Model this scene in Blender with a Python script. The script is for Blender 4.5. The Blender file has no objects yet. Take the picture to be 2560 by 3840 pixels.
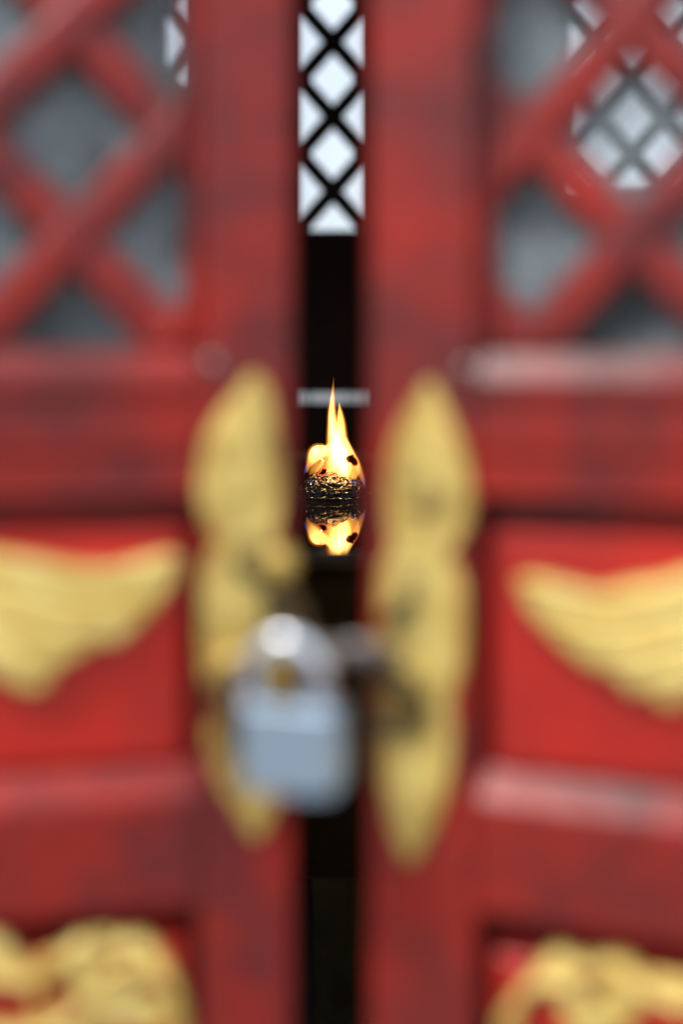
import bpy, bmesh, math, random
from mathutils import Vector, noise, Matrix
random.seed(7)
SC = bpy.context.scene
COL = SC.collection
R = math.radians

# ------------------------------------------------------------------ camera
EYE = 1.45
LENS = 40.0
FPX = LENS / 36.0 * 3840.0           # focal length in photograph pixels
HOR = 1350.0                         # row of the eye level in the photograph
cam = bpy.data.objects.new('camera', bpy.data.cameras.new('camera'))
COL.objects.link(cam)
cam.location = (0, 0, EYE)
cam.rotation_euler = (R(90), 0, 0)
cam.data.sensor_fit = 'VERTICAL'
cam.data.sensor_height = 36.0
cam.data.sensor_width = 24.0
cam.data.lens = LENS
cam.data.shift_y = -(1920.0 - HOR) / 3840.0
cam.data.clip_start = 0.05
cam.data.clip_end = 3000
cam.data.dof.use_dof = True
cam.data.dof.focus_distance = 1.79
cam.data.dof.aperture_fstop = 1.05
cam.data.dof.aperture_blades = 0
SC.camera = cam

# ------------------------------------------------------------------ sky, sun, exposure
SUN_EL, SUN_AZ = 53.0, 222.0         # azimuth clockwise from +Y: behind the camera, to the left
w = bpy.data.worlds.new('World'); SC.world = w; w.use_nodes = True
nt = w.node_tree; nt.nodes.clear()
sky = nt.nodes.new('ShaderNodeTexSky'); sky.sky_type = 'NISHITA'
sky.sun_disc = False
sky.sun_elevation = R(SUN_EL); sky.sun_rotation = R(SUN_AZ)
sky.air_density = 1.0; sky.dust_density = 4.0; sky.ozone_density = 1.0
bg = nt.nodes.new('ShaderNodeBackground'); bg.inputs['Strength'].default_value = 0.12
wo = nt.nodes.new('ShaderNodeOutputWorld')
# thin bright cloud all over the sky, denser and looser by turns
tc = nt.nodes.new('ShaderNodeTexCoord'); cn = nt.nodes.new('ShaderNodeTexNoise')
cn.inputs['Scale'].default_value = 3.2; cn.inputs['Detail'].default_value = 6
cr = nt.nodes.new('ShaderNodeMapRange'); cr.inputs[1].default_value = .35; cr.inputs[2].default_value = .62
cr.inputs[3].default_value = .60; cr.inputs[4].default_value = .97
cm = nt.nodes.new('ShaderNodeMix'); cm.data_type = 'RGBA'; 
# an overcast sky is about twice as bright overhead as at the horizon
sx = nt.nodes.new('ShaderNodeSeparateXYZ'); nt.links.new(tc.outputs['Generated'], sx.inputs[0])
gr = nt.nodes.new('ShaderNodeMapRange'); gr.inputs[1].default_value = 0; gr.inputs[2].default_value = 1
gr.inputs[3].default_value = 1.0; gr.inputs[4].default_value = 2.0
nt.links.new(sx.outputs['Z'], gr.inputs[0])
vm = nt.nodes.new('ShaderNodeVectorMath'); vm.operation = 'SCALE'; vm.inputs[0].default_value = (5.8, 6.5, 7.2)
nt.links.new(gr.outputs[0], vm.inputs['Scale']); nt.links.new(vm.outputs[0], cm.inputs[7])
nt.links.new(tc.outputs['Generated'], cn.inputs['Vector']); nt.links.new(cn.outputs[0], cr.inputs[0]); nt.links.new(cr.outputs[0], cm.inputs[0])
nt.links.new(sky.outputs[0], cm.inputs[6])
nt.links.new(cm.outputs[2], bg.inputs[0]); nt.links.new(bg.outputs[0], wo.inputs[0])

sl = bpy.data.lights.new('sun', 'SUN'); sl.energy = 1.5; sl.angle = R(11); sl.color = (1, .97, .92)
so = bpy.data.objects.new('sun', sl); COL.objects.link(so); so.location = (-2, -4, 6)
d = Vector((math.sin(R(SUN_AZ)) * math.cos(R(SUN_EL)), math.cos(R(SUN_AZ)) * math.cos(R(SUN_EL)), math.sin(R(SUN_EL))))
so.rotation_euler = d.to_track_quat('Z', 'Y').to_euler()

SC.view_settings.view_transform = 'Standard'
SC.view_settings.look = 'None'
SC.view_settings.gamma = 1
SC.view_settings.exposure = 0.3
SC.view_settings.use_curve_mapping = False

# ------------------------------------------------------------------ materials
def mat(name, base, rough=.5, metal=0., base2=None, scale=6., bump=0., bscale=60., spec=.5, coat=0., low=.35, high=.65,
        stretch=(1, 1, 1), extra=None, escale=25., elow=.6, ehigh=.75, ior=1.5):
    m = bpy.data.materials.new(name); m.use_nodes = True
    t = m.node_tree; p = t.nodes['Principled BSDF']
    p.inputs['Roughness'].default_value = rough
    p.inputs['Metallic'].default_value = metal
    p.inputs['IOR'].default_value = ior
    p.inputs['Specular IOR Level'].default_value = spec
    p.inputs['Coat Weight'].default_value = coat
    p.inputs['Coat Roughness'].default_value = .12
    p.inputs['Base Color'].default_value = (*base, 1)
    tc = t.nodes.new('ShaderNodeTexCoord'); mp = t.nodes.new('ShaderNodeMapping')
    mp.inputs['Scale'].default_value = stretch
    t.links.new(tc.outputs['Object'], mp.inputs[0])
    def nz(sc, detail=6):
        n = t.nodes.new('ShaderNodeTexNoise'); n.inputs['Scale'].default_value = sc
        n.inputs['Detail'].default_value = detail; n.inputs['Roughness'].default_value = .6
        t.links.new(mp.outputs[0], n.inputs['Vector']); return n
    col = None
    if base2:
        n = nz(scale); r = t.nodes.new('ShaderNodeValToRGB')
        r.color_ramp.elements[0].position = low; r.color_ramp.elements[1].position = high
        r.color_ramp.elements[0].color = (*base, 1); r.color_ramp.elements[1].color = (*base2, 1)
        t.links.new(n.outputs[0], r.inputs[0]); col = r.outputs[0]
        if extra:
            n2 = nz(escale, 8); mr = t.nodes.new('ShaderNodeMapRange')
            mr.inputs[1].default_value = elow; mr.inputs[2].default_value = ehigh
            t.links.new(n2.outputs[0], mr.inputs[0])
            mx = t.nodes.new('ShaderNodeMix'); mx.data_type = 'RGBA'
            t.links.new(mr.outputs[0], mx.inputs[0]); t.links.new(col, mx.inputs[6])
            mx.inputs[7].default_value = (*extra, 1); col = mx.outputs[2]
        t.links.new(col, p.inputs['Base Color'])
    if bump:
        n3 = nz(bscale, 8); b = t.nodes.new('ShaderNodeBump')
        b.inputs['Strength'].default_value = bump; b.inputs['Distance'].default_value = .002
        t.links.new(n3.outputs[0], b.inputs['Height']); t.links.new(b.outputs[0], p.inputs['Normal'])
    return m

RED = mat('worn_red_lacquer', (.43, .022, .011), .30, 0, (.18, .024, .021), 12, .6, 38, low=.36, high=.62, spec=.36,
          extra=(.075, .022, .026), escale=16, elow=.52, ehigh=.72)
PANEL = mat('bright_red_lacquer', (.60, .020, .009), .36, 0, (.36, .020, .015), 11, .5, 45, low=.4, high=.7)
GOLDC = mat('gilded_carving', (1.0, .76, .26), .32, .25, (.86, .58, .14), 38, 1.0, 75, low=.36, high=.6)
BRASS = mat('aged_brass_plate', (1.0, .74, .22), .32, .3, (.70, .46, .11), 34, 1.0, 70, low=.36, high=.62,
            extra=(.13, .085, .035), escale=26, elow=.56, ehigh=.68)
IRON = mat('dark_iron', (.07, .05, .024), .42, .5, (.13, .09, .04), 40, .3, 150)
STEEL = mat('brushed_steel', (.54, .68, .82), .32, .75, (.46, .58, .71), 60, .08, 300, stretch=(1, 1, 8))
CHROME = mat('polished_shackle_steel', (.85, .88, .92), .22, 1.0)
HASP = mat('dull_steel_strap', (.40, .37, .35), .42, .8, (.28, .25, .23), 60, .1, 200)
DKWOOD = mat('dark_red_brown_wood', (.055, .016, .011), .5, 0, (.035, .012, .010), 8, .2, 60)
BLACKW = mat('dark_stained_lattice_wood', (.08, .075, .075), .5, 0, (.11, .10, .10), 12, .2, 60)
PLASTER = mat('grey_plaster', (.10, .085, .075), .8, 0, (.07, .06, .055), 5, .2, 40)
STONE = mat('stone_paving', (.16, .155, .145), .75, 0, (.11, .105, .10), 3, .3, 30)
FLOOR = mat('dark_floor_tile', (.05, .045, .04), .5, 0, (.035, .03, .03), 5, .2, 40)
BRONZE = mat('dark_olive_bronze', (.13, .105, .030), .5, .2, (.08, .06, .024), 9, .3, 60)
RIM = mat('worn_bright_rim', (.16, .15, .15), .34, .9, (.08, .07, .065), 25, .15, 80)
OIL = mat('dark_lamp_oil', (.008, .006, .004), .0, 0, spec=1.0, ior=1.6)
CHAR = mat('wet_black_char', (.010, .008, .008), .14, .3, (.026, .023, .028), 60, 1.0, 330, spec=1.0)
KEY = mat('black_keyhole', (.01, .01, .01), .6)

def glass_mat():
    m = bpy.data.materials.new('dusty_window_glass'); m.use_nodes = True
    t = m.node_tree; t.nodes.clear()
    out = t.nodes.new('ShaderNodeOutputMaterial')
    tr = t.nodes.new('ShaderNodeBsdfTransparent')
    p = t.nodes.new('ShaderNodeBsdfPrincipled')
    p.inputs['Base Color'].default_value = (.36, .41, .43, 1); p.inputs['Roughness'].default_value = .22
    tc = t.nodes.new('ShaderNodeTexCoord')
    n = t.nodes.new('ShaderNodeTexNoise'); n.inputs['Scale'].default_value = 22; n.inputs['Detail'].default_value = 5
    t.links.new(tc.outputs['Object'], n.inputs['Vector'])
    mr = t.nodes.new('ShaderNodeMapRange')
    mr.inputs[1].default_value = .3; mr.inputs[2].default_value = .7
    mr.inputs[3].default_value = .06; mr.inputs[4].default_value = .60
    t.links.new(n.outputs[0], mr.inputs[0])
    mx = t.nodes.new('ShaderNodeMixShader')
    t.links.new(mr.outputs[0], mx.inputs[0]); t.links.new(tr.outputs[0], mx.inputs[1]); t.links.new(p.outputs[0], mx.inputs[2])
    t.links.new(mx.outputs[0], out.inputs[0])
    return m
GLASS = glass_mat()

def flame_mat(name, colr, strength, shaped=True):
    """glowing gas: denser in the middle of its height, streaked upwards"""
    m = bpy.data.materials.new(name); m.use_nodes = True
    t = m.node_tree; t.nodes.clear()
    out = t.nodes.new('ShaderNodeOutputMaterial')
    e = t.nodes.new('ShaderNodeEmission'); e.inputs[0].default_value = (*colr, 1); e.inputs[1].default_value = strength
    if shaped:
        tc = t.nodes.new('ShaderNodeTexCoord'); sp = t.nodes.new('ShaderNodeSeparateXYZ')
        t.links.new(tc.outputs['Object'], sp.inputs[0])
        mr = t.nodes.new('ShaderNodeMapRange'); mr.inputs[1].default_value = .03; mr.inputs[2].default_value = .20
        t.links.new(sp.outputs['Z'], mr.inputs[0])
        cr = t.nodes.new('ShaderNodeValToRGB'); el = cr.color_ramp.elements
        el[0].position = 0; el[0].color = (.10,) * 3 + (1,)
        el[1].position = 1; el[1].color = (.30,) * 3 + (1,)
        for p, v in ((.12, .22), (.28, .75), (.42, 1.0), (.70, .75)):
            q = el.new(p); q.color = (v, v, v, 1)
        t.links.new(mr.outputs[0], cr.inputs[0])
        mp = t.nodes.new('ShaderNodeMapping'); mp.inputs['Scale'].default_value = (1, 1, .18)
        t.links.new(tc.outputs['Object'], mp.inputs[0])
        nz = t.nodes.new('ShaderNodeTexNoise'); nz.inputs['Scale'].default_value = 75; nz.inputs['Detail'].default_value = 2
        t.links.new(mp.outputs[0], nz.inputs['Vector'])
        m2 = t.nodes.new('ShaderNodeMapRange'); m2.inputs[1].default_value = .35; m2.inputs[2].default_value = .65
        m2.inputs[3].default_value = .25 * strength; m2.inputs[4].default_value = 1.5 * strength
        t.links.new(nz.outputs[0], m2.inputs[0])
        mu = t.nodes.new('ShaderNodeMath'); mu.operation = 'MULTIPLY'
        t.links.new(cr.outputs[0], mu.inputs[0]); t.links.new(m2.outputs[0], mu.inputs[1]); t.links.new(mu.outputs[0], e.inputs[1])
    t.links.new(e.outputs[0], out.inputs['Volume'])
    return m
FLAME = flame_mat('flame_yellow', (1, .43, .10), 560)
FLAMEHALO = flame_mat('flame_outer_orange', (1, .26, .025), 42, False)
FLAMELO = flame_mat('flame_thin_orange', (1, .40, .07), 60, False)
FLAMEBL = flame_mat('flame_blue_base', (.10, .22, 1.0), 45, False)

def ember_mat():
    m = mat('glowing_ember_edge', (.02, .008, .005), .7)
    p = m.node_tree.nodes['Principled BSDF']
    p.inputs['Emission Color'].default_value = (1, .13, .02, 1)
    p.inputs['Emission Strength'].default_value = .9
    return m
EMBER = ember_mat()

# ------------------------------------------------------------------ helpers
def link(name, me, m, parent=None, smooth=False, bevel=0., seg=2):
    o = bpy.data.objects.new(name, me); COL.objects.link(o)
    if m: me.materials.append(m)
    if parent: o.parent = parent
    if smooth:
        for f in me.polygons: f.use_smooth = True
    if bevel:
        b = o.modifiers.new('bevel', 'BEVEL'); b.width = bevel; b.segments = seg; b.limit_method = 'ANGLE'; b.angle_limit = R(30)
    return o

def tag(o, label, cat, group=None, kind=None):
    if label: o['label'] = label
    if cat: o['category'] = cat
    if group: o['group'] = group
    if kind: o['kind'] = kind
    return o

def empty(name, loc, rz=0):
    o = bpy.data.objects.new(name, None); COL.objects.link(o)
    o.location = loc; o.rotation_euler = (0, 0, rz); o.empty_display_size = .05
    return o

def bm_mesh(bm, name='mesh'):
    bmesh.ops.recalc_face_normals(bm, faces=bm.faces)
    me = bpy.data.meshes.new(name); bm.to_mesh(me); bm.free(); return me

def box(x0, x1, y0, y1, z0, z1):
    bm = bmesh.new()
    bmesh.ops.create_cube(bm, size=1)
    for v in bm.verts:
        v.co = ((x0 + x1) / 2 + v.co.x * (x1 - x0), (y0 + y1) / 2 + v.co.y * (y1 - y0), (z0 + z1) / 2 + v.co.z * (z1 - z0))
    return bm_mesh(bm)

def prism_xz(poly, y0, y1):
    """polygon in x,z extruded from y0 (front) to y1 (back)"""
    bm = bmesh.new()
    a = [bm.verts.new((x, y0, z)) for x, z in poly]; b = [bm.verts.new((x, y1, z)) for x, z in poly]
    bm.faces.new(a); bm.faces.new(b[::-1])
    n = len(poly)
    for i in range(n): bm.faces.new((a[i], a[(i + 1) % n], b[(i + 1) % n], b[i]))
    return bm_mesh(bm)

def profile_x(prof, x0, x1):
    """profile in y,z extruded along x"""
    bm = bmesh.new()
    a = [bm.verts.new((x0, y, z)) for y, z in prof]; b = [bm.verts.new((x1, y, z)) for y, z in prof]
    bm.faces.new(a); bm.faces.new(b[::-1])
    n = len(prof)
    for i in range(n): bm.faces.new((a[i], a[(i + 1) % n], b[(i + 1) % n], b[i]))
    return bm_mesh(bm)

def clip(poly, x0, x1, z0, z1):
    def cut(ps, f, inter):
        out = []
        for i, p in enumerate(ps):
            q = ps[i - 1]
            if f(p):
                if not f(q): out.append(inter(q, p))
                out.append(p)
            elif f(q): out.append(inter(q, p))
        return out
    def ix(c): return lambda a, b: (c, a[1] + (b[1] - a[1]) * (c - a[0]) / (b[0] - a[0]))
    def iz(c): return lambda a, b: (a[0] + (b[0] - a[0]) * (c - a[1]) / (b[1] - a[1]), c)
    for f, i in ((lambda p: p[0] >= x0, ix(x0)), (lambda p: p[0] <= x1, ix(x1)), (lambda p: p[1] >= z0, iz(z0)), (lambda p: p[1] <= z1, iz(z1))):
        if len(poly) < 3: return []
        poly = cut(poly, f, i)
    return poly if len(poly) >= 3 else []

def area(p):
    return abs(sum(p[i - 1][0] * p[i][1] - p[i][0] * p[i - 1][1] for i in range(len(p)))) / 2

def tube(path, rad, n=12, closed=False, squash=1.):
    """tube along 3-D path, rad number or list"""
    bm = bmesh.new(); P = [Vector(p) for p in path]; N = len(P); rings = []
    for i, p in enumerate(P):
        if closed: t = P[(i + 1) % N] - P[i - 1]
        else: t = P[min(i + 1, N - 1)] - P[max(i - 1, 0)]
        t.normalize()
        s = Vector((0, 1, 0)) if abs(t.y) < .9 else Vector((1, 0, 0))
        u = t.cross(s).normalized(); v = t.cross(u).normalized()
        r = rad[i] if isinstance(rad, (list, tuple)) else rad
        rings.append([bm.verts.new(p + u * r * math.cos(2 * math.pi * k / n) + v * r * squash * math.sin(2 * math.pi * k / n)) for k in range(n)])
    for i in range(N if closed else N - 1):
        a, b = rings[i], rings[(i + 1) % N]
        for k in range(n): bm.faces.new((a[k], a[(k + 1) % n], b[(k + 1) % n], b[k]))
    if not closed:
        bm.faces.new(rings[0]); bm.faces.new(rings[-1][::-1])
    return bm_mesh(bm)

def lathe(prof, n=96):
    bm = bmesh.new(); rings = []
    for r, z in prof:
        if r < 1e-6: rings.append([bm.verts.new((0, 0, z))])
        else: rings.append([bm.verts.new((r * math.cos(2 * math.pi * k / n), r * math.sin(2 * math.pi * k / n), z)) for k in range(n)])
    for a, b in zip(rings, rings[1:]):
        for k in range(n):
            f = []
            for v in (a[k % len(a)], a[(k + 1) % len(a)], b[(k + 1) % len(b)], b[k % len(b)]):
                if v not in f: f.append(v)
            if len(f) > 2: bm.faces.new(f)
    return bm_mesh(bm)

def spline_poly(pts, sub=6):
    out = []; n = len(pts)
    for i in range(n):
        p0, p1, p2, p3 = [Vector(pts[(i + k - 1) % n]) for k in range(4)]
        for j in range(sub):
            t = j / sub
            out.append(.5 * ((2 * p1) + (p2 - p0) * t + (2 * p0 - 5 * p1 + 4 * p2 - p3) * t * t + (3 * p1 - p0 - 3 * p2 + p3) * t ** 3))
    return out

def relief(name, loops, y_front, thick, bev, m, parent, slim=0.):
    """loops: closed x,z outlines (first the outer, the rest holes) as a rounded relief standing out towards -y"""
    cu = bpy.data.curves.new(name, 'CURVE'); cu.dimensions = '2D'; cu.fill_mode = 'BOTH'
    cu.offset = -bev - slim; cu.extrude = thick / 2; cu.bevel_depth = bev; cu.bevel_resolution = 3
    cu.resolution_u = 1
    for lp in loops:
        s = cu.splines.new('POLY'); s.points.add(len(lp) - 1); s.use_cyclic_u = True
        for p, q in zip(s.points, lp): p.co = (q[0], q[1], 0, 1)
    t = bpy.data.objects.new(name + '_curve', cu); COL.objects.link(t)
    me = bpy.data.meshes.new_from_object(t.evaluated_get(bpy.context.evaluated_depsgraph_get()))
    bpy.data.objects.remove(t); bpy.data.curves.remove(cu)
    me.transform(Matrix.Rotation(R(90), 4, 'X'))       # (x, z, 0) -> (x, 0, z)
    me.transform(Matrix.Translation((0, y_front + thick / 2 + bev, 0)))
    me.materials.clear()
    o = link(name, me, m, parent)
    for f in me.polygons: f.use_smooth = True
    me.set_sharp_from_angle(angle=R(50))
    return o

def at(x, y, Y):
    """a point of the photograph taken at a known distance"""
    return Vector(((x - 1280) / FPX * Y, Y, EYE - (y - HOR) / FPX * Y))

# ------------------------------------------------------------------ ground
g = bmesh.new(); bmesh.ops.create_grid(g, x_segments=2, y_segments=2, size=900)
o = link('ground', bm_mesh(g), STONE); o.location = (0, 0, -.004); o['kind'] = 'structure'

# ------------------------------------------------------------------ hall
Y_BACK = 4.20
hall = empty('temple_hall', (0, 1.7, 0))
tag(hall, 'dark temple hall with red brown back wall and lattice windows', 'hall')
def hpart(name, me, m, **k):
    o = link(name, me, m, hall, **k); o.location = (0, -1.7, 0); return o
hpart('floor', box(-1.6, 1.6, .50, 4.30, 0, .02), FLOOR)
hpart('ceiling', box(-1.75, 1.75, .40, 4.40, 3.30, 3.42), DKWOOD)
for sx_ in (-1, 1):      # side walls, each with one barred window
    a, b = (-1.72, -1.602) if sx_ < 0 else (1.602, 1.72)
    bm = bmesh.new()
    for (y0, y1, z0, z1) in ((.42, 1.05, 0, 3.298), (2.05, 4.35, 0, 3.298), (1.05, 2.05, 0, 1.15), (1.05, 2.05, 2.35, 3.298)):
        r = bmesh.ops.create_cube(bm, size=1)
        for v in r['verts']:
            v.co = ((a + b) / 2 + v.co.x * (b - a), (y0 + y1) / 2 + v.co.y * (y1 - y0), (z0 + z1) / 2 + v.co.z * (z1 - z0))
    sw = hpart('side_wall', bm_mesh(bm), PLASTER)
    for k in range(4):
        yb_ = 1.05 + .2 * (k + 1)
        link('added_window_bar', box((a + b) / 2 - .012, (a + b) / 2 + .012, yb_ - .012, yb_ + .012, 1.149, 2.351), BLACKW, sw)
hpart('front_wall', box(-1.6, -.56, .48, .62, .02, 3.298), RED)
hpart('front_wall', box(.56, 1.6, .48, .62, .02, 3.298), RED)
hpart('lintel', box(-.558, .558, .50, .64, 2.20, 3.298), RED, bevel=.004)

def px(x): return (x - 1280) / FPX * Y_BACK
def pz(y): return EYE - (y - HOR) / FPX * Y_BACK
WIN = [(px(1118) - .012, px(1368) + .012, pz(862) - .012, 3.15), (px(2125), px(2760), pz(725), 3.15), (px(610), px(730), pz(330), 3.15),
       (px(1108), px(1398), pz(1510), pz(1474))]
xs = sorted({-1.6, 1.6} | {a for wv in WIN for a in wv[:2]}); zs = sorted({.02, 3.298} | {a for wv in WIN for a in wv[2:]})
def solid(i, j):
    if i < 0 or j < 0 or i >= len(xs) - 1 or j >= len(zs) - 1: return False
    cx, cz = (xs[i] + xs[i + 1]) / 2, (zs[j] + zs[j + 1]) / 2
    return not any(a < cx < b and c < cz < dd for a, b, c, dd in WIN)
bm = bmesh.new(); vc = {}
def V(x, y, z):
    k = (round(x, 5), y, round(z, 5))
    if k not in vc: vc[k] = bm.verts.new((x, y, z))
    return vc[k]
ya, yb = Y_BACK, Y_BACK + .07
for i in range(len(xs) - 1):
    for j in range(len(zs) - 1):
        if not solid(i, j): continue
        x0, x1, z0, z1 = xs[i], xs[i + 1], zs[j], zs[j + 1]
        bm.faces.new((V(x0, ya, z0), V(x1, ya, z0), V(x1, ya, z1), V(x0, ya, z1)))
        bm.faces.new((V(x0, yb, z0), V(x0, yb, z1), V(x1, yb, z1), V(x1, yb, z0)))
        if not solid(i - 1, j): bm.faces.new((V(x0, ya, z0), V(x0, ya, z1), V(x0, yb, z1), V(x0, yb, z0)))
        if not solid(i + 1, j): bm.faces.new((V(x1, ya, z0), V(x1, yb, z0), V(x1, yb, z1), V(x1, ya, z1)))
        if not solid(i, j - 1): bm.faces.new((V(x0, ya, z0), V(x0, yb, z0), V(x1, yb, z0), V(x1, ya, z0)))
        if not solid(i, j + 1): bm.faces.new((V(x0, ya, z1), V(x1, ya, z1), V(x1, yb, z1), V(x0, yb, z1)))
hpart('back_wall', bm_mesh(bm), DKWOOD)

def lattice_bars(par, x0, x1, z0, z1, cx, cz, hx, hz, width, y, depth, m, bev=.002, offset=None, step=.002):
    """two families of diagonal bars through the nodes (cx + i*hx, cz + j*hz), i + j even"""
    L = math.hypot(hx, hz); bars = []
    for fam in (0, 1):
        dx, dz = hx / L, (hz if fam == 0 else -hz) / L
        nx, nz_ = -dz, dx
        for k in range(-14, 15):
            ox, oz = cx + 2 * k * hx, cz
            a = []
            for s, q in ((-5, -1), (5, -1), (5, 1), (-5, 1)):
                a.append((ox + dx * s + nx * q * width / 2, oz + dz * s + nz_ * q * width / 2))
            p = clip(a, x0, x1, z0, z1)
            if p and area(p) > width * width * .5:
                yy = y + fam * step
                bars.append(link('bar', prism_xz(p, yy, yy + depth), m, par, bevel=bev))
                if offset: bars[-1].location = offset
    return bars

for k, (x0, x1, z0, z1) in enumerate(WIN[:3]):
    bm = bmesh.new()
    f = .012
    wn = link('lattice_window', None, None, hall) if False else None
    me = None
    # a thin frame just inside the opening
    bmf = bmesh.new()
    for (a, b, c, dd) in ((x0 + .0005, x0 + f, z0 + .0005, z1 - .0005), (x1 - f, x1 - .0005, z0 + .0005, z1 - .0005),
                          (x0 + f, x1 - f, z0 + .0005, z0 + f), (x0 + f, x1 - f, z1 - f, z1 - .0005)):
        r = bmesh.ops.create_cube(bmf, size=1)
        for v in r['verts']:
            v.co = ((a + b) / 2 + v.co.x * (b - a), Y_BACK + .035 + v.co.y * .05, (c + dd) / 2 + v.co.z * (dd - c))
    bm.free()
    fr = hpart('lattice_window', bm_mesh(bmf), RED)
    cx = px(1248); cz = pz(149)
    lattice_bars(fr, x0 + f, x1 - f, z0 + f, z1 - f, cx, cz, 125 / FPX * Y_BACK, 141 / FPX * Y_BACK, .057, Y_BACK + .02, .022, BLACKW)
# narrow slot invented under the window to give a pale streak; slats divide it
x0, x1, z0, z1 = WIN[3]
for a, wd in ((1152, 9), (1305, 6), (1330, 5), (1368, 6)):
    hpart('streak_slat', box(px(a), px(a + wd), Y_BACK + .02, Y_BACK + .045, z0 - .004, z1 + .004), BLACKW)

# ------------------------------------------------------------------ doors
DW, DH0, DH1, TH = .43, .05, 2.19, .054
class Door:
    def __init__(s, side, xin, Yin, slope, label):
        th = math.atan(slope); s.side = side
        P = Vector(((xin - 1280) / FPX * Yin, Yin))
        if side > 0:
            s.phi = -th; s.ax = Vector((math.cos(th), -math.sin(th))); s.O = P + s.ax * DW
            s.x_in, s.x_out = -DW, 0.
        else:
            s.phi = th; s.ax = Vector((math.cos(th), math.sin(th))); s.O = P - s.ax * DW
            s.x_in, s.x_out = DW, 0.
        s.ay = Vector((-s.ax.y, s.ax.x))
        s.root = empty('door_leaf', (s.O.x, s.O.y, 0), s.phi)
        tag(s.root, label, 'door', 'pair of red temple doors')
    def loc(s, x, y, d=0.):
        """photograph point on the door's plane at local depth d -> local x, z"""
        r = Vector(((x - 1280) / FPX, 1)); o = s.O + s.ay * d
        det = -r.x * s.ax.y + s.ax.x * r.y
        Y = (-o.x * s.ax.y + s.ax.x * o.y) / det
        p = r * Y - o
        return p.dot(s.ax), EYE - (y - HOR) / FPX * Y
    def poly(s, pts, d=0.): return [s.loc(x, y, d) for x, y in pts]

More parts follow.
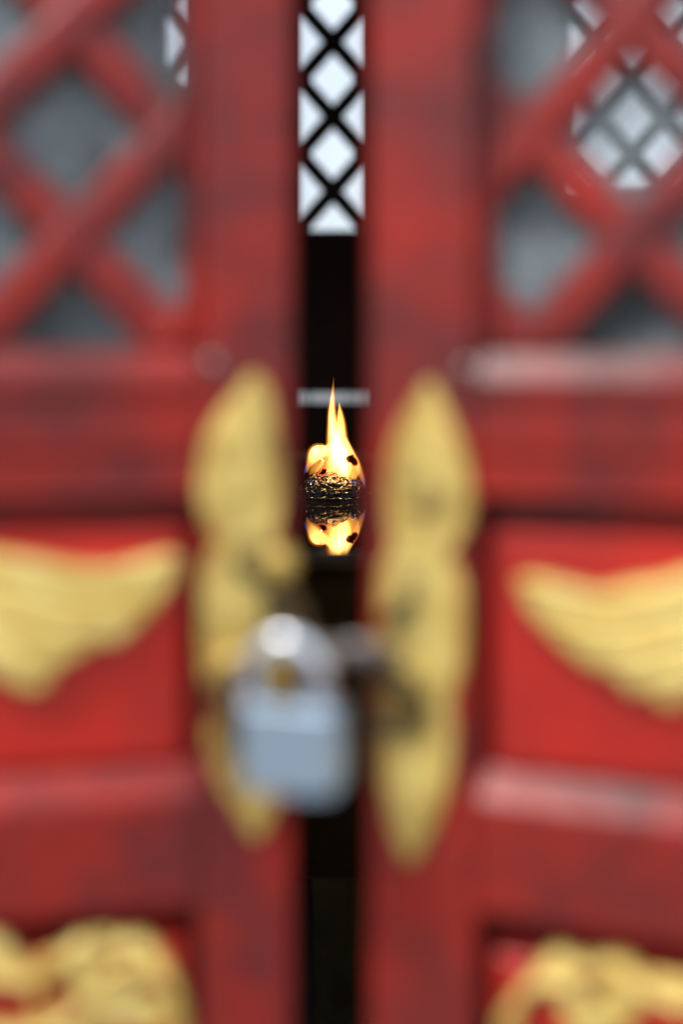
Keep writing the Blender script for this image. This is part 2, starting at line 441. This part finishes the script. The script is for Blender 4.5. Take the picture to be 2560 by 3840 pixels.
def build_door(D, c):
    """c: pixel measures of this leaf"""
    rt = D.root; sg = D.side
    def X(x, d=0): return D.loc(x, 2000, d)[0]
    def Z(y, d=0): return D.loc(c['xref'], y, d)[1]
    xi = D.x_in; xs_ = X(c['stile'])                  # inner edge and outer side of the inner stile
    xo = D.x_out; xh = xo - sg * .055                 # hinge stile
    lo, hi = min(xs_, xh), max(xs_, xh)
    link('stile', box(min(xi, xs_), max(xi, xs_), 0, TH, DH0, DH1), RED, rt, bevel=.004, seg=3)
    link('stile', box(min(xh, xo), max(xh, xo), 0, TH, DH0, DH1), RED, rt, bevel=.004, seg=3)
    e = .0006
    # rails: moulded, with a sloped upper edge
    def rail(y0, y1, cham, grooves=(), back=.049, dep=.024):
        zt, zb = Z(y0), Z(y1); zc = zt - cham
        pr = [(back, zb), (.0015, zb + .001), (.0015, zb + .004)]
        for gy in sorted(grooves, reverse=True):
            gz = Z(gy); pr += [(.0015, gz - .0022), (.0055, gz - .0006), (.0055, gz + .0006), (.0015, gz + .0022)]
        pr += [(.0015, zc - .001), (.004, zc), (dep, zt), (back, zt)]
        r_ = link('rail', profile_x(pr, lo + e, hi - e), RED, rt, bevel=.0012)
        return zt, zb
    r1 = rail(*c['rail1'], .016, c['groove'], dep=.0125)
    r2 = rail(*c['rail2'], .017, dep=.019)
    r3z = Z(c['panel3_bottom'])
    link('rail', box(lo + e, hi - e, .0015, .040, r3z - .09, r3z), RED, rt, bevel=.003)
    link('rail', box(lo + e, hi - e, .0015, .040, DH1 - .09, DH1), RED, rt, bevel=.003)
    # panels, deep behind the rails
    for z0, z1, gp in ((r2[0], r1[1], c['gap'][0]), (r3z, r2[1], c['gap'][1]), (DH0, r3z - .09, .012)):
        pn = link('panel', box(lo + e, hi - e, .044, .050, z0 - .0, z1 + .0), RED, rt)
        link('raised_field', box(lo + .008, hi - .008, .0135, .0438, z0 + .0012, z1 - gp), PANEL, pn, bevel=.005, seg=3)
    # thin bead round the lattice
    zl0, zl1 = r1[0], DH1 - .0905
    bw = .0075
    ba = lo + e if sg > 0 else hi - e - bw
    link('bead', box(ba, ba + bw, .0105, .034, zl0 + .001, zl1), RED, rt, bevel=.002)
    ba = hi - e - bw if sg > 0 else lo + e
    link('bead', box(ba, ba + bw, .0105, .034, zl0 + .001, zl1), RED, rt, bevel=.002)
    lx0, lx1 = lo + e + bw, hi - e - bw
    cx, cz = D.loc(*c['diamond'], .012)
    hx = 385 / FPX * c['Ymid']; hz = 408 / FPX * c['Ymid']
    lat = link('lattice', box(lx0, lx1, .0120, .034, zl1 - .006, zl1 - .001), RED, rt)
    # nodes are half a period away from the opening's centre
    lattice_bars(lat, lx0, lx1, zl0 + .001, zl1 - .006, cx + hx, cz, hx, hz, c['bar'], .0125, .016, RED, bev=.0055, step=.0022)
    # one pane per opening
    w_ = c['bar'] / 2 * math.hypot(hx, hz) / hz * .6
    for i in range(-6, 7):
        for j in range(-6, 7):
            if (i + j) % 2: continue
            px_, pz_ = cx + i * hx, cz + j * hz
            kx, kz = hx - w_, hz - w_
            p = clip([(px_ - kx, pz_), (px_, pz_ - kz), (px_ + kx, pz_), (px_, pz_ + kz)], lx0, lx1, zl0 + .001, zl1 - .006)
            if p and area(p) > 2e-4: link('pane', prism_xz(p, .0315, .0335), GLASS, lat)
    # brass plate on the stile
    pl = relief('brass_plate', [spline_poly(D.poly(c['plate']), 5)], -.0065, .003, .0018, BRASS, rt)
    inner = spline_poly(D.poly(c['plate']), 5)
    for ya_, yb_ in ((1300, c['waist'][0]), (c['waist'][1], 3400)):
        za, zb = D.loc(c['stile'], yb_)[1] + .003, D.loc(c['stile'], ya_)[1] - .003
        lobe = [p for p in inner if za < p.y < zb]
        m_ = sum(lobe, Vector((0, 0))) / len(lobe)
        relief('embossed_lobe', [[m_ + (p - m_) * .66 for p in lobe]], -.0100, .001, .0030, BRASS, pl)
    mid = sum((Vector(p) for p in inner), Vector((0, 0))) / len(inner)
    link('raised_edge', tube([(mid.x + (p.x - mid.x) * .86, -.0066, mid.y + (p.y - mid.y) * .94) for p in inner], .0018, 8, True), BRASS, pl, smooth=True)
    for q in c['studs']:
        a = D.loc(*q)
        bm = bmesh.new(); bmesh.ops.create_uvsphere(bm, u_segments=20, v_segments=10, radius=.0055)
        for v in bm.verts: v.co = (a[0] + v.co.x, -.0045 + v.co.y * .6, a[1] + v.co.z)
        link('stud', bm_mesh(bm), BRASS, pl, smooth=True)
    for q in c['glint_domes']:  # domes added to stand for glints at the rail corners
        a = D.loc(*q)
        bm = bmesh.new(); bmesh.ops.create_uvsphere(bm, u_segments=20, v_segments=10, radius=.0052)
        for v in bm.verts: v.co = (a[0] + v.co.x, v.co.y * .8, a[1] + v.co.z)
        link('glint_dome', bm_mesh(bm), HASP, rt, smooth=True)
    # ring pull on a boss
    b = D.loc(*c['boss'])
    bos = lathe([(0, .014), (.0045, .0138), (.008, .011), (.010, .006), (.0135, .003), (.015, 0), (0, 0)], 32)
    bos.transform(Matrix.Translation((b[0], -.0044, b[1])) @ Matrix.Rotation(R(90), 4, 'X'))
    link('boss', bos, BRASS, pl, smooth=True)
    rr = .0160
    ringp = [(b[0] + rr * math.sin(t), -.018 - .002 * math.cos(t), b[1] - rr + .004 + rr * math.cos(t)) for t in [2 * math.pi * k / 40 for k in range(40)]]
    link('ring_pull', tube(ringp, .0052, 12, True), IRON, pl, smooth=True)
    # gilded carvings on the panels
    for nm, loops in (('gilded_carving', c['wing']), ('gilded_carving', c['cloud'])):
        outer = spline_poly(D.poly(loops[0], .006), 5)
        holes = []
        for h in loops[1:]:
            h = D.poly(h, .006); hx_ = sum(p[0] for p in h) / len(h); hz_ = sum(p[1] for p in h) / len(h)
            holes.append(spline_poly([(hx_ + (p[0] - hx_) * 1.8, hz_ + (p[1] - hz_) * 1.8) for p in h], 4))
        cv = relief(nm, [outer] + holes, -.0010, .006, .0045, GOLDC, rt, .0028)
        for path in c['ridges'] if loops is c['wing'] else c['scrolls']:
            pp = [D.loc(x, y, .0) for x, y in path]
            n = len(pp)
            link('carved_ridge', tube([(p[0], -.0005, p[1]) for p in pp], [.0014 + .0022 * math.sin(math.pi * (i + .5) / n) for i in range(n)], 8), GOLDC, cv, smooth=True)

def spiral(cx, cy, r0, r1, a0, turns, n=26):
    return [(cx + (r0 + (r1 - r0) * k / n) * math.cos(a0 + turns * 2 * math.pi * k / n), cy + (r0 + (r1 - r0) * k / n) * math.sin(a0 + turns * 2 * math.pi * k / n)) for k in range(n + 1)]

right = Door(1, 1378, .70, .333, 'red lacquered door leaf with lobed brass plate and steel hasp strap')
left = Door(-1, 1100, .70, .205, 'red lacquered door leaf whose brass plate holds an iron staple behind the padlock')
build_door(right, dict(xref=2150, stile=1775, rail1=(1325, 1880), groove=(1500, 1720), rail2=(2950, 3490), panel3_bottom=5200, gap=(.021, .028), Ymid=.665,
    diamond=(2365, 480), bar=.0270,
    plate=[(1621, 1430), (1675, 1530), (1737, 1680), (1766, 1830), (1756, 1970), (1695, 2070), (1739, 2180), (1748, 2330), (1739, 2500), (1695, 2620),
           (1706, 2760), (1687, 2920), (1633, 3080), (1546, 3225), (1476, 3090), (1438, 2920), (1434, 2760), (1446, 2640), (1432, 2500), (1427, 2300),
           (1438, 2130), (1476, 2040), (1461, 1950), (1459, 1820), (1472, 1690), (1521, 1570), (1571, 1480)],
    glint_domes=[(1748, 1385)], waist=(2055, 2640), studs=[(1600, 1560), (1555, 3060), (1520, 1960), (1680, 2300)], boss=(1500, 2530),
    wing=[[(1925, 2170), (2000, 2140), (2120, 2165), (2240, 2195), (2350, 2170), (2480, 2150), (2620, 2110), (2800, 2060), (2920, 2090), (2960, 2200),
           (2930, 2350), (2840, 2480), (2700, 2560), (2610, 2600), (2550, 2655), (2480, 2660), (2425, 2605), (2360, 2610), (2300, 2545),
           (2230, 2520), (2150, 2470), (2060, 2390), (1970, 2290)]],
    ridges=[[(1960, 2190), (2100, 2215), (2260, 2245), (2420, 2235), (2600, 2190), (2800, 2130)],
            [(2050, 2330), (2180, 2360), (2330, 2370), (2500, 2330), (2700, 2260)],
            [(2240, 2480), (2380, 2470), (2540, 2430), (2720, 2350)],
            [(2440, 2570), (2560, 2540), (2700, 2470)]],
    cloud=[[(1800, 4150), (1830, 3960), (1860, 3830), (1920, 3740), (1975, 3640), (2040, 3560), (2120, 3550), (2190, 3590), (2270, 3570), (2370, 3590), (2440, 3660),
            (2540, 3700), (2660, 3640), (2800, 3600), (2900, 3700), (2940, 3900), (2940, 4150), (2600, 4200), (2200, 4200)],
           [(1975, 3820), (2040, 3760), (2110, 3800), (2080, 3870), (2000, 3890)],
           [(2185, 3720), (2250, 3690), (2300, 3740), (2230, 3790)],
           [(2290, 3830), (2380, 3770), (2540, 3800), (2520, 3880), (2380, 3900)]],
    scrolls=[spiral(2050, 3830, 125, 165, 2.6, .55), [(2300, 3640), (2420, 3720), (2540, 3770), (2700, 3720), (2840, 3680)],
             [(1880, 3900), (1960, 3720), (2080, 3610)]]))
build_door(left, dict(xref=400, stile=752, rail1=(1310, 1865), groove=(1490, 1710), rail2=(2905, 3430), panel3_bottom=5200, gap=(.021, .026), Ymid=.68,
    diamond=(272, 480), bar=.0285,
    plate=[(947, 1400), (1002, 1465), (1030, 1595), (1050, 1735), (1052, 1875), (1026, 2015), (1054, 2135), (1078, 2315), (1078, 2515), (1062, 2655),
           (1072, 2775), (1053, 2915), (1012, 3055), (952, 3130), (883, 3035), (809, 2895), (774, 2755), (800, 2655), (761, 2535), (752, 2315),
           (761, 2135), (802, 2025), (752, 1915), (745, 1775), (782, 1615), (874, 1485)],
    glint_domes=[(800, 1362)], waist=(2005, 2650), studs=[(945, 1540), (955, 2960), (790, 2300)], boss=(885, 2500),
    wing=[[(690, 2085), (640, 2055), (540, 2075), (420, 2105), (300, 2100), (150, 2075), (0, 2050), (-180, 2010), (-300, 2040), (-330, 2150),
           (-300, 2300), (-200, 2430), (-60, 2520), (40, 2580), (110, 2605), (180, 2590), (235, 2510), (310, 2470), (370, 2430), (450, 2420),
           (520, 2360), (600, 2280), (670, 2180)]],
    ridges=[[(650, 2110), (520, 2140), (370, 2160), (200, 2145), (0, 2110), (-180, 2070)],
            [(560, 2270), (430, 2290), (270, 2280), (100, 2240), (-100, 2180)],
            [(370, 2390), (230, 2390), (80, 2340), (-100, 2270)],
            [(170, 2520), (60, 2470), (-80, 2400)]],
    cloud=[[(745, 4150), (735, 3960), (722, 3800), (690, 3680), (640, 3580), (570, 3500), (480, 3490), (400, 3510), (310, 3490), (220, 3550), (140, 3610), (80, 3560), (20, 3500),
            (-120, 3470), (-260, 3560), (-320, 3800), (-320, 4150), (0, 4200), (400, 4200)],
           [(220, 3690), (300, 3670), (350, 3740), (300, 3810), (230, 3760)],
           [(350, 3610), (400, 3590), (430, 3640), (380, 3670)], [(500, 3720), (550, 3690), (590, 3740), (540, 3770)],
           [(-40, 3700), (80, 3705), (180, 3740), (100, 3790), (-20, 3775)],
           [(440, 3840), (510, 3800), (590, 3850), (530, 3910), (460, 3890)]],
    scrolls=[spiral(520, 3790, 130, 190, .4, -.55), [(200, 3620), (90, 3680), (-40, 3660), (-200, 3620)],
             [(700, 3850), (640, 3680), (540, 3570)]]))

# steel hasp strap on the right leaf, reaching across the gap; iron staple on the left leaf
D = right
a = D.loc(1520, 2450); b = D.loc(1275, 2440, -.045)
st = tube([(a[0], -.004, a[1]), (a[0] - .004, -.020, a[1]), (b[0] + .012, -.040, b[1]), (b[0], -.046, b[1])], [.0075, .008, .008, .0065], 14, squash=.55)
hs = link('hasp_strap', st, HASP, D.root, smooth=True)
eye = [(b[0] - .009 + .0095 * math.cos(t), -.047 + .0095 * math.sin(t), b[1]) for t in [2 * math.pi * k / 28 for k in range(28)]]
link('hasp_eye', tube(eye, .0032, 10, True), HASP, hs, smooth=True)
D = left
a = D.loc(1060, 2230)
pts = []
for k in range(36):
    t = 2 * math.pi * k / 36
    pts.append((a[0] + .0015 * math.sin(t), -.034 + .036 * math.cos(t), a[1] - .006 + .010 * math.sin(t)))
link('staple', tube(pts, .0034, 10, True), IRON, D.root, smooth=True)
link('staple_plate', box(a[0] - .013, a[0] + .006, -.0125, -.004, a[1] - .020, a[1] + .008), IRON, D.root, bevel=.002)
k_ = D.loc(1042, 2105)
kn = lathe([(0, .011), (.005, .0105), (.0095, .007), (.0115, .001), (.0115, 0), (0, 0)], 28)
kn.transform(Matrix.Translation((k_[0], -.0044, k_[1])) @ Matrix.Rotation(R(90), 4, 'X'))
link('knob', kn, BRASS, D.root, smooth=True)
k_ = right.loc(1525, 2275)  # iron pieces on both plates stand in for dark pierced holes
link('hole_dark_piece', tube([(k_[0] - .010, -.012, k_[1] - .008), (k_[0], -.018, k_[1]), (k_[0] + .006, -.006, k_[1] + .007)], [.004, .0068, .0045], 10), IRON, right.root, smooth=True)
k_ = left.loc(925, 2125)
link('hole_dark_piece', tube([(k_[0] - .007, -.008, k_[1] + .005), (k_[0], -.016, k_[1]), (k_[0] + .009, -.012, k_[1] - .005)], [.004, .0062, .004], 10), IRON, left.root, smooth=True)

# ------------------------------------------------------------------ padlock
LY = .632
pc = at(1104, 2758, LY)
lock = empty('padlock', (pc.x, pc.y, pc.z - .029), R(-14))
lock.scale = (.92, .92, .92)
tag(lock, 'steel padlock hanging in front of the gap between the brass plates', 'padlock')
bw2, bh, bd = .0295, .051, .0125
prof = [(-bw2, .004), (-bw2 + .004, .0005), (-.012, -.001), (.012, -.001), (bw2 - .004, .0005), (bw2, .004), (bw2 + .0008, .026), (bw2, bh - .003), (bw2 - .003, bh), (-bw2 + .003, bh), (-bw2, bh - .003), (-bw2 - .0008, .026)]
link('lock_body', prism_xz(prof, -bd, bd), STEEL, lock, bevel=.002, seg=3)
sr, sx0 = .0218, -.0062          # shackle: a wide arch, a little to one side
arc = [(sx0 - sr, 0, bh - .008), (sx0 - sr, 0, bh + .012)] + [(sx0 - sr * math.cos(t), 0, bh + .016 + sr * math.sin(t)) for t in [math.pi * k / 24 for k in range(25)]] + [(sx0 + sr, 0, bh + .012), (sx0 + sr, 0, bh - .008)]
link('shackle', tube(arc, .0074, 20), CHROME, lock, smooth=True)
for q in (-1, 1):
    cl = lathe([(.0074, .003), (.0082, .0028), (.0088, 0), (.0074, 0)], 28); cl.transform(Matrix.Translation((sx0 + q * sr, 0, bh + .0004)))
    link('collar', cl, STEEL, lock, smooth=True)
kh = lathe([(0, 0), (.006, 0), (.006, .0012), (0, .0012)], 24); kh.transform(Matrix.Translation((0, 0, -.0022)))
link('keyhole', kh, KEY, lock)

# ------------------------------------------------------------------ oil vat
FY = 1.8
S = FY / FPX
OZ = EYE - (1866 - HOR) * S             # oil level
VC, VR = 1.905, .66
vat = empty('oil_vat', (0, VC, .02))
tag(vat, 'wide dark bronze vat brimming with black lamp oil', 'vat')
oz = OZ - .02
bowl = lathe([(0, oz - .50), (.30, oz - .50), (.46, oz - .44), (.58, oz - .30), (.645, oz - .12), (.655, oz - .02), (.675, oz - .012),
              (.690, oz - .006), (.690, oz + .0), (.672, oz + .004), (VR + .004, oz + .002), (VR, oz - .002), (VR - .01, oz - .06), (.52, oz - .30), (0, oz - .45)], 128)
link('bowl', bowl, BRONZE, vat, smooth=True)
ring = [(.676 * math.cos(2 * math.pi * k / 128), .676 * math.sin(2 * math.pi * k / 128), oz + .004) for k in range(128)]
link('rim', tube(ring, .0075, 12, True), RIM, vat, smooth=True)
link('oil', lathe([(0, oz), (VR - .001, oz)], 128), OIL, vat, smooth=True)
for k in range(3):
    t = R(90 + 120 * k)
    cx, cy = .36 * math.cos(t), .36 * math.sin(t)
    link('leg', tube([(cx * 1.25, cy * 1.25, .0), (cx * 1.2, cy * 1.2, .10), (cx, cy, .32), (cx * 1.02, cy * 1.02, oz - .44)], [.075, .05, .055, .085], 20), BRONZE, vat, smooth=True)

# ------------------------------------------------------------------ burning wick
wc = Vector(((1243 - 1280) * S, FY, OZ))
wick = empty('burning_wick', wc)
tag(wick, 'charred black wick lump burning with yellow flames on the oil', 'burning wick')
bm = bmesh.new(); bmesh.ops.create_icosphere(bm, subdivisions=7, radius=1)
for v in bm.verts:
    p = v.co.copy()
    hgt = .043 * (max(p.z, 0) ** 1.45) if p.z > 0 else .012 * p.z
    q = Vector((p.x * .0585, p.y * .060, hgt))
    n = noise.fractal(p * 3.1 + Vector((3, 1, 7)), 1.0, 2.0, 4) * .0042 + noise.fractal(p * Vector((9, 9, 1)) .length * 0 + Vector((p.x * 9, p.y * 9, p.z * 15)), .9, 2.1, 5) * .0021
    n += abs(noise.noise(Vector((p.x * 26, p.y * 26, p.z * 34)))) * .0016
    if p.z < .05: n *= .6
    n += noise.fractal(Vector((p.x * 22, p.y * 22, p.z * 30)), .8, 2.0, 3) * .0010
    # fold near the waterline
    n += .0028 * math.exp(-((p.z - .20) / .05) ** 2) - .0024 * math.exp(-((p.z - .34) / .05) ** 2)
    v.co = q + p * n
link('char_lump', bm_mesh(bm), CHAR, wick, smooth=True)
# oily skirt where the lump meets the oil
sk = []
for k in range(72):
    t = 2 * math.pi * k / 72
    j = 1 + .04 * noise.noise(Vector((math.cos(t) * 2, math.sin(t) * 2, 5)))
    sk.append((.0558 * j * math.cos(t), .0605 * j * math.sin(t), .0005))
link('oil_skirt', tube(sk, .0016, 8, True), CHAR, wick, smooth=True)

def wp(x, y, dy=0.):
    return tuple(at(x, y, FY + dy) - wc)
def tongue(pts, dy, m, name='flame_tongue', squash=.85, lean=0.):
    # smooth the px path
    P = []
    n = len(pts)
    for i in range(n - 1):
        p0, p1, p2, p3 = [Vector(pts[min(max(i + k - 1, 0), n - 1)]) for k in range(4)]
        for j in range(5):
            t = j / 5
            P.append(.5 * ((2 * p1) + (p2 - p0) * t + (2 * p0 - 5 * p1 + 4 * p2 - p3) * t * t + (3 * p1 - p0 - 3 * p2 + p3) * t ** 3))
    P.append(Vector(pts[-1]))
    path = [wp(p.x, p.y, dy) for p in P]; rad = [max(p.z, .3) * S for p in P]
    o = link(name, tube(path, [r * .95 for r in rad], 20, squash=squash), m, wick, smooth=True)
    if m is FLAME:
        link('flame_fringe', tube(path, [r * 1.14 + 3.4 * S * min(1, r / (7 * S)) for r in rad], 20, squash=squash), FLAMEHALO, o, smooth=True)
    return o
tongue([(1268, 1800, 16), (1268, 1785, 32), (1270, 1750, 40), (1263, 1700, 35), (1251, 1640, 23), (1247, 1588, 17), (1245, 1554, 14), (1245, 1520, 10), (1247, 1480, 6), (1249, 1445, 2.6), (1251, 1412, .4)], -.012, FLAME)
tongue([(1290, 1790, 10), (1292, 1750, 26), (1286, 1690, 24), (1279, 1640, 20), (1277, 1588, 15.5), (1275, 1554, 10), (1273, 1530, 5), (1271, 1505, .5)], -.004, FLAME)
tongue([(1150, 1772, 3), (1159, 1745, 11), (1172, 1722, 22), (1188, 1700, 30), (1208, 1692, 26), (1228, 1684, 18), (1245, 1660, 8)], .035, FLAME, squash=.6)
tongue([(1296, 1640, 3), (1306, 1670, 8), (1320, 1700, 10), (1336, 1735, 12), (1349, 1770, 11), (1360, 1800, 7), (1366, 1822, 2)], .008, FLAME, squash=.5)
tongue([(1300, 1815, 8), (1305, 1790, 34), (1312, 1750, 40), (1306, 1710, 26), (1296, 1670, 8)], -.008, FLAMELO, squash=.7)
tongue([(1240, 1812, 8), (1270, 1800, 40), (1262, 1760, 46), (1250, 1720, 30), (1240, 1690, 8)], -.016, FLAMELO, squash=.5)
tongue([(1172, 1788, 2), (1195, 1755, 5), (1218, 1722, 6), (1236, 1700, 3)], -.030, FLAME)
tongue([(1140, 1780, 1), (1144, 1765, 5), (1152, 1745, 5), (1158, 1730, 1)], .0, FLAMEBL)
tongue([(1368, 1835, 1), (1366, 1815, 5), (1360, 1790, 5), (1354, 1770, 1)], .0, FLAMEBL)
tongue([(1150, 1800, 2), (1190, 1808, 9), (1250, 1822, 12), (1310, 1815, 10), (1355, 1800, 2)], -.030, FLAMEBL, squash=.3)
tongue([(1158, 1782, 2), (1176, 1762, 14), (1200, 1748, 20), (1226, 1735, 16), (1246, 1720, 4)], -.004, FLAMELO, squash=.8)
# curled burnt flakes with glowing edges
def flake(cx, cy, a, b, rot, r, dy, name):
    pts = []
    for k in range(40):
        t = 2 * math.pi * k / 40
        j = 1 + 0.55 * noise.noise(Vector((math.cos(t) * 1.5, math.sin(t) * 1.5, cx * .37)))
        u, v = a * j * math.cos(t), b * j * math.sin(t)
        pts.append((cx + u * math.cos(rot) - v * math.sin(rot), cy + u * math.sin(rot) + v * math.cos(rot)))
    bm = bmesh.new()
    c = bm.verts.new(wp(cx, cy, dy + .002)); vs = [bm.verts.new(wp(x, y, dy)) for x, y in pts]
    inn = [bm.verts.new(wp(cx + (x - cx) * .62, cy + (y - cy) * .62, dy - .002 + .0022 * noise.noise(Vector((x * .2, y * .2, 0))))) for x, y in pts]
    for k in range(40):
        bm.faces.new((vs[k - 1], vs[k], inn[k], inn[k - 1])); bm.faces.new((inn[k - 1], inn[k], c))
    bmesh.ops.solidify(bm, geom=bm.faces[:], thickness=.0016)
    o = link(name, bm_mesh(bm), CHAR, wick, smooth=True)
    link('ember_edge', tube([wp(x, y, dy - .0005) for x, y in pts], [r * S * (1 + .5 * noise.noise(Vector((x * .1, y * .1, 2)))) for x, y in pts], 8, True), EMBER, o, smooth=True)
flake(1211, 1769, 18, 9, R(-42), 2.0, -.026, 'burnt_flake')
flake(1320, 1722, 23, 14, R(55), 1.8, -.018, 'burnt_flake')
pl = bpy.data.lights.new('flame_light', 'POINT'); pl.energy = 1.0; pl.color = (1, .56, .22); pl.shadow_soft_size = 0
po = bpy.data.objects.new('flame_light', pl); COL.objects.link(po); po.parent = wick; po.location = wp(1258, 1640, -.02)
